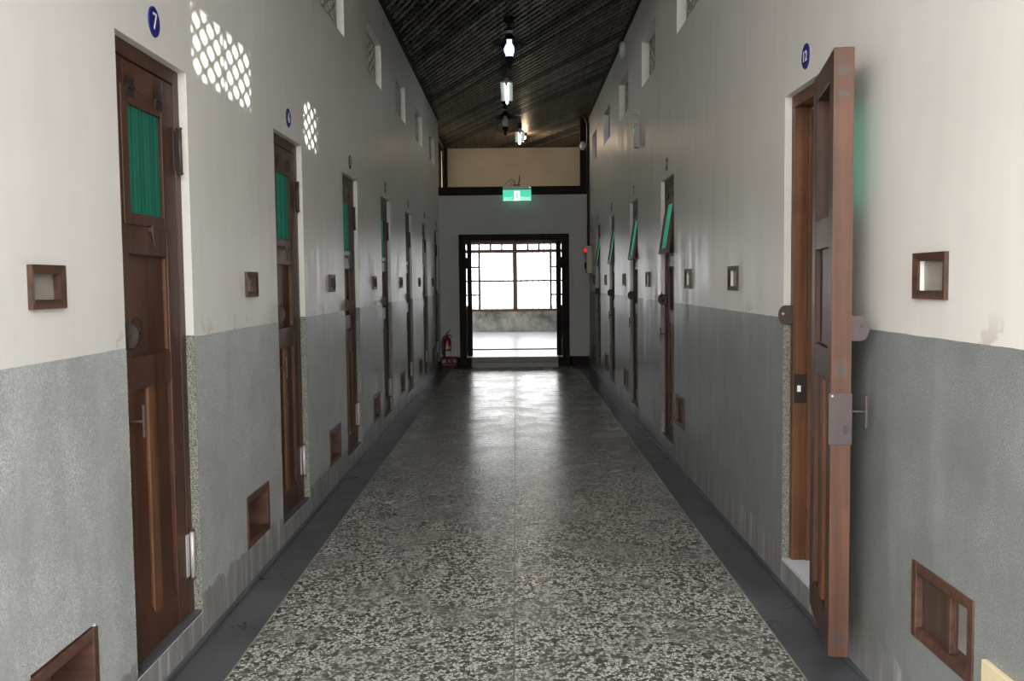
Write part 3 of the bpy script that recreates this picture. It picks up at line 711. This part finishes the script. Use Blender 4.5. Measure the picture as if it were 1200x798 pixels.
o = MB().lathe([(.0, 0), (.05, 0), (.055, -.03), (.0, -.035)], (0, 0, 0), 20).build('smoke_detector', M['greyplastic'], loc=(.075, 16.4, HC)); tag(o, 'pale round smoke detector on ceiling beside the unlit lantern', 'smoke detector', 'ceiling smoke detectors')
r = empty('ceiling_spotlight', (.20, 18.6, HC))
MB().lathe([(.0, 0), (.045, 0), (.045, -.03), (.015, -.04), (.0, -.045)], seg=18).build('base', M['iron'], r)
MB().lathe([(.0, -.045), (.02, -.05), (.03, -.075), (.02, -.10), (.0, -.105)], seg=16).build('bulb', M['warmbulb'], r)
wl = bpy.data.lights.new('warm_bulb_light', 'POINT'); wl.energy = 15; wl.color = (1, .74, .46); wl.shadow_soft_size = .04
wo = bpy.data.objects.new('warm_bulb_light', wl); C.objects.link(wo); wo.parent = r; wo.location = (0, -.0, -.16)
tag(r, 'small warm glowing bulb on ceiling right of the farther tube light', 'light')
# wall lamp near the ceiling, right
r = empty('wall_light', (XR, 11.15, 4.13), -math.pi/2)
MB().lathe([(.0, 0), (.10, 0), (.10, -.02), (.0, -.02)], (0, 0, 0), 28, 1).build('base', M['grey_metal'], r)
MB().lathe([(.092, -.02), (.096, -.05), (.075, -.075), (.0, -.085)], (0, 0, 0), 28, 1).build('diffuser', M['frost'], r)
tag(r, 'round white wall light high on the right wall by the ceiling', 'wall light')
r = empty('speaker', (1.20, D-.03, 3.83), -1.2)
MB().lathe([(.0, 0), (.075, 0), (.08, -.03), (.05, -.045), (.0, -.05)], (0, 0, 0), 28, 1).build('dome', M['digit'], r)
MB().box((-.03, .0, -.03), (.03, .03, .03)).build('bracket', M['greyplastic'], r)
tag(r, 'white round wall speaker on the dark post above beam, right corner', 'speaker')
# device with led on the right wall
r = empty('emergency_unit', (XR, 10.0, 2.86), -math.pi/2)
MB().box((-.06, -.05, 0), (.06, 0, .24)).build('casing', M['greyplastic'], r, .006)
MB().box((-.025, -.052, .14), (.025, -.049, .215)).build('display', M['black'], r)
MB().box((-.018, -.0535, .15), (.005, -.0515, .205)).build('green_led', M['led'], r)
MB().box((-.02, -.0535, .128), (.02, -.0495, .138)).build('red_led', M['redlamp'], r)
MB().box((-.085, -.03, .10), (-.06, -.005, .16)).build('plug', M['digit'], r, .004)
tag(r, 'small pale wall unit with green display on right wall above the shut doors', 'wall unit')
r = empty('wall_hook', (XR, 9.95, 3.20), -math.pi/2)
MB().box((-.012, -.006, -.12), (.012, 0, .12)).build('plate', M['grey_metal'], r)
MB().prism([(-.006, -.01), (-.09, .005), (-.006, .03)], -.012, .012, 0).build('arm', M['greyplastic'], r)
tag(r, 'small metal hook bracket on right wall above the pale wall unit', 'bracket')
# fire alarm box and conduit
r = empty('fire_alarm_box', (XR, 16.35, 1.62), -math.pi/2)
MB().box((-.17, -.09, 0), (.17, 0, .46)).build('casing', M['beige'], r, .006)
MB().lathe([(.0, -.09), (.035, -.09), (.033, -.11), (.02, -.13), (.0, -.135)], (0, 0, .39), 18, 1).build('red_lamp', M['redlamp'], r)
MB().lathe([(.0, -.09), (.06, -.09), (.06, -.11), (.0, -.115)], (0, 0, .13), 22, 1).build('bell', M['darkred'], r)
tag(r, 'beige fire alarm box with glowing red lamp on right wall at end', 'alarm box')
o = MB().tube([(1.262, 16.62, 2.08), (1.262, 16.62, 4.05), (1.255, 16.5, 4.15), (1.20, 16.4, 4.24), (1.17, 16.3, 4.27)], .022, 10).build('conduit', M['cable']); tag(o, 'dark vertical conduit in the right corner above the alarm box', 'pipe')
o = MB().box((.985, D-.012, 1.42), (1.02, D-.0, 1.62)).build('switch_plate', M['greyplastic'], bevel=.003); tag(o, 'pale narrow switch plate right of the end doorway', 'switch')
# exit sign
r = empty('exit_sign', (.035, D-.12, 2.89))
W = .49
MB().box((-W/2, -.02, .185), (W/2, .06, .255)).build('housing', M['grey_metal'], r, .004)
MB().box((-W/2, -.012, 0), (W/2, .012, .185)).build('panel', M['sign'], r, .002)['label'] = 'glowing green panel'
MB().lathe([(.0, -.021), (.009, -.021), (.009, -.028), (.0, -.03)], (W/2-.025, 0, .225), 12, 1).build('indicator_lamp', M['signwhite'], r)
mb = MB(); mb.box((-.05, -.0135, .005), (.05, -.0125, .165)); mb.box((-W/2+.01, -.0135, .003), (W/2-.01, -.0125, .010)); mb.build('pictogram_field', M['signwhite'], r)
mb = MB()    # running figure
def limb(pts, rr):
    for (a, b_), (c_, d_) in zip(pts, pts[1:]):
        L = math.hypot(c_-a, d_-b_); nx, nz = -(d_-b_)/L*rr, (c_-a)/L*rr
        mb.prism([(a+nx, b_+nz), (c_+nx, d_+nz), (c_-nx, d_-nz), (a-nx, b_-nz)], -.0148, -.0138, 1)
mb.prism([(.008+.012*math.cos(k*math.pi/5), .140+.012*math.sin(k*math.pi/5)) for k in range(10)], -.0148, -.0138, 1)
limb([(.004, .122), (-.004, .078)], .010); limb([(-.002, .080), (.016, .060), (.010, .030)], .006); limb([(-.004, .080), (-.012, .052), (-.036, .048)], .006)
limb([(.002, .118), (.022, .104), (.034, .112)], .005); limb([(0, .118), (-.022, .110), (-.028, .090)], .005)
mb.build('running_figure', M['sign'], r)
mx = lambda x, z: Matrix.Translation((x, -.0135, z)) @ Matrix.Rotation(math.pi/2, 4, 'X')
text_mesh('lettering', 'E X I T', .048, M['signwhite'], r, mx(-.148, .040), .0008)
text_mesh('lettering', '緊急出口', .042, M['signwhite'], r, mx(.145, .040), .0008)
MB().box((-.2, .06, .19), (.2, .10, .23)).build('bracket', M['grey_metal'], r)
tag(r, 'glowing green EXIT sign with running figure, fixed to the dark beam', 'exit sign')
# router on the beam
r = empty('wireless_router', (.03, D+.03, 3.146))
MB().box((-.07, -.05, 0), (.07, .05, .03)).build('body', M['black'], r, .006)
MB().tube([(.03, 0, .02), (.045, 0, .09), (.055, 0, .19)], .009, 8).build('antenna', M['black'], r)
MB().tube([(-.02, 0, .03), (-.03, 0, .09), (-.07, 0, .125), (-.14, 0, .10), (-.19, 0, .06), (-.215, 0, .005)], .004, 6).build('cable', M['black'], r)
MB().tube([(-.03, .01, .03), (-.05, .01, .12), (-.08, .01, .07), (-.12, .01, .005)], .004, 6).build('cable', M['black'], r)
tag(r, 'small black wireless router with antenna on the beam above exit sign', 'router')
# ------------------------------------------------------------------ fire extinguisher and its stand
r = empty('extinguisher_stand', (-1.175, 16.58, 0))
mb = MB(); mb.box((-.13, -.10, 0), (.15, .10, .19)); mb.build('box', M['darkred'], r, .008)
MB().box((.06, -.104, .172), (.14, -.05, .1895)).build('clip', M['black'], r, .003)
mxs = Matrix.Translation((0.01, -.1015, .125)) @ Matrix.Rotation(math.pi/2, 4, 'X')
text_mesh('lettering', '滅 火 器', .072, M['pinktext'], r, mxs, .0008)
MB().box((-.10, -.1016, .062), (.12, -.1004, .068)).build('underline', M['pinktext'], r)
tag(r, 'dark red floor stand lettered for the fire extinguisher, left end corner', 'extinguisher stand')
r = empty('fire_extinguisher', (-1.205, 16.58, .19))
MB().lathe([(.0, 0), (.062, 0), (.068, .012), (.068, .28), (.055, .325), (.028, .345), (.02, .36), (.0, .365)], seg=28).build('cylinder', M['red'], r)
mb = MB()
def wrap(z0, z1, a0, a1, mt_, nm):
    m_ = MB(); n_ = 10; R_ = .0690
    for k in range(n_):
        t0 = a0+(a1-a0)*k/n_; t1 = a0+(a1-a0)*(k+1)/n_
        m_.quad([(R_*math.cos(t0), R_*math.sin(t0), z0), (R_*math.cos(t1), R_*math.sin(t1), z0), (R_*math.cos(t1), R_*math.sin(t1), z1), (R_*math.cos(t0), R_*math.sin(t0), z1)])
    return m_.build(nm, M[mt_], r)
wrap(.02, .11, -2.0, -.3, 'palelabel', 'label_patch'); wrap(.14, .19, -1.9, -1.4, 'palelabel', 'label_patch'); wrap(.145, .20, -1.3, -.7, 'yellow', 'label_patch')
mb.lathe([(.014, .35), (.014, .39), (.0, .395)], seg=12); mb.prism([(-.02, .385), (.05, .375), (.085, .335), (.095, .34), (.06, .395), (-.01, .40)], -.012, .012, 1)
mb.prism([(-.035, .385), (.0, .40), (.07, .475), (.062, .483), (-.02, .42)], -.011, .011, 1); mb.build('valve_and_levers', M['black'], r)
MB().tube([(0, 0, .375), (-.045, -.02, .37), (-.078, -.03, .32), (-.085, -.03, .22), (-.082, -.03, .10), (-.075, -.03, .05)], .011, 10).build('hose', M['black'], r)
tag(r, 'red fire extinguisher with black hose standing in the left corner', 'fire extinguisher')
# ------------------------------------------------------------------ step at the end doorway
r = empty('step', (-.03, D-.03, 0))
mb = MB(); pr_ = [(-.45, 0), (-.03, 0), (-.03, FZ), (-.05, FZ), (-.45, .012)]
mb.prism([(-.26, 0), (0, 0), (0, FZ+.006), (-.03, FZ+.006), (-.14, .085), (-.26, .0855-.0005*0)] if False else [(-.20, 0), (0, 0), (0, FZ+.004), (-.10, FZ+.004), (-.17, .088), (-.20, .086)], -.755, .755, 0)
mb.build('treads', M['step'], r, .004)
MB().box((-.70, -.186, .078), (.72, -.155, .090)).build('gap_strip', M['dark_beam'], r)
tag(r, 'low pale two-tier step in front of the end doorway', 'step')
# ------------------------------------------------------------------ board low on the right wall
r = empty('notice_board', (XR, 2.585, .0), -math.pi/2)
MB().box((0, -.016, .14), (.34, 0, .445)).build('board', M['notice'], r, .002)
MB().prism([(.035, .16), (.30, .16), (.30, .40), (.17, .395), (.12, .40), (.10, .42), (.055, .38)], -.018, -.0165, 1).build('paper', M['noticewhite'], r)
tag(r, 'cream board with torn white paper low on the near right wall', 'board')
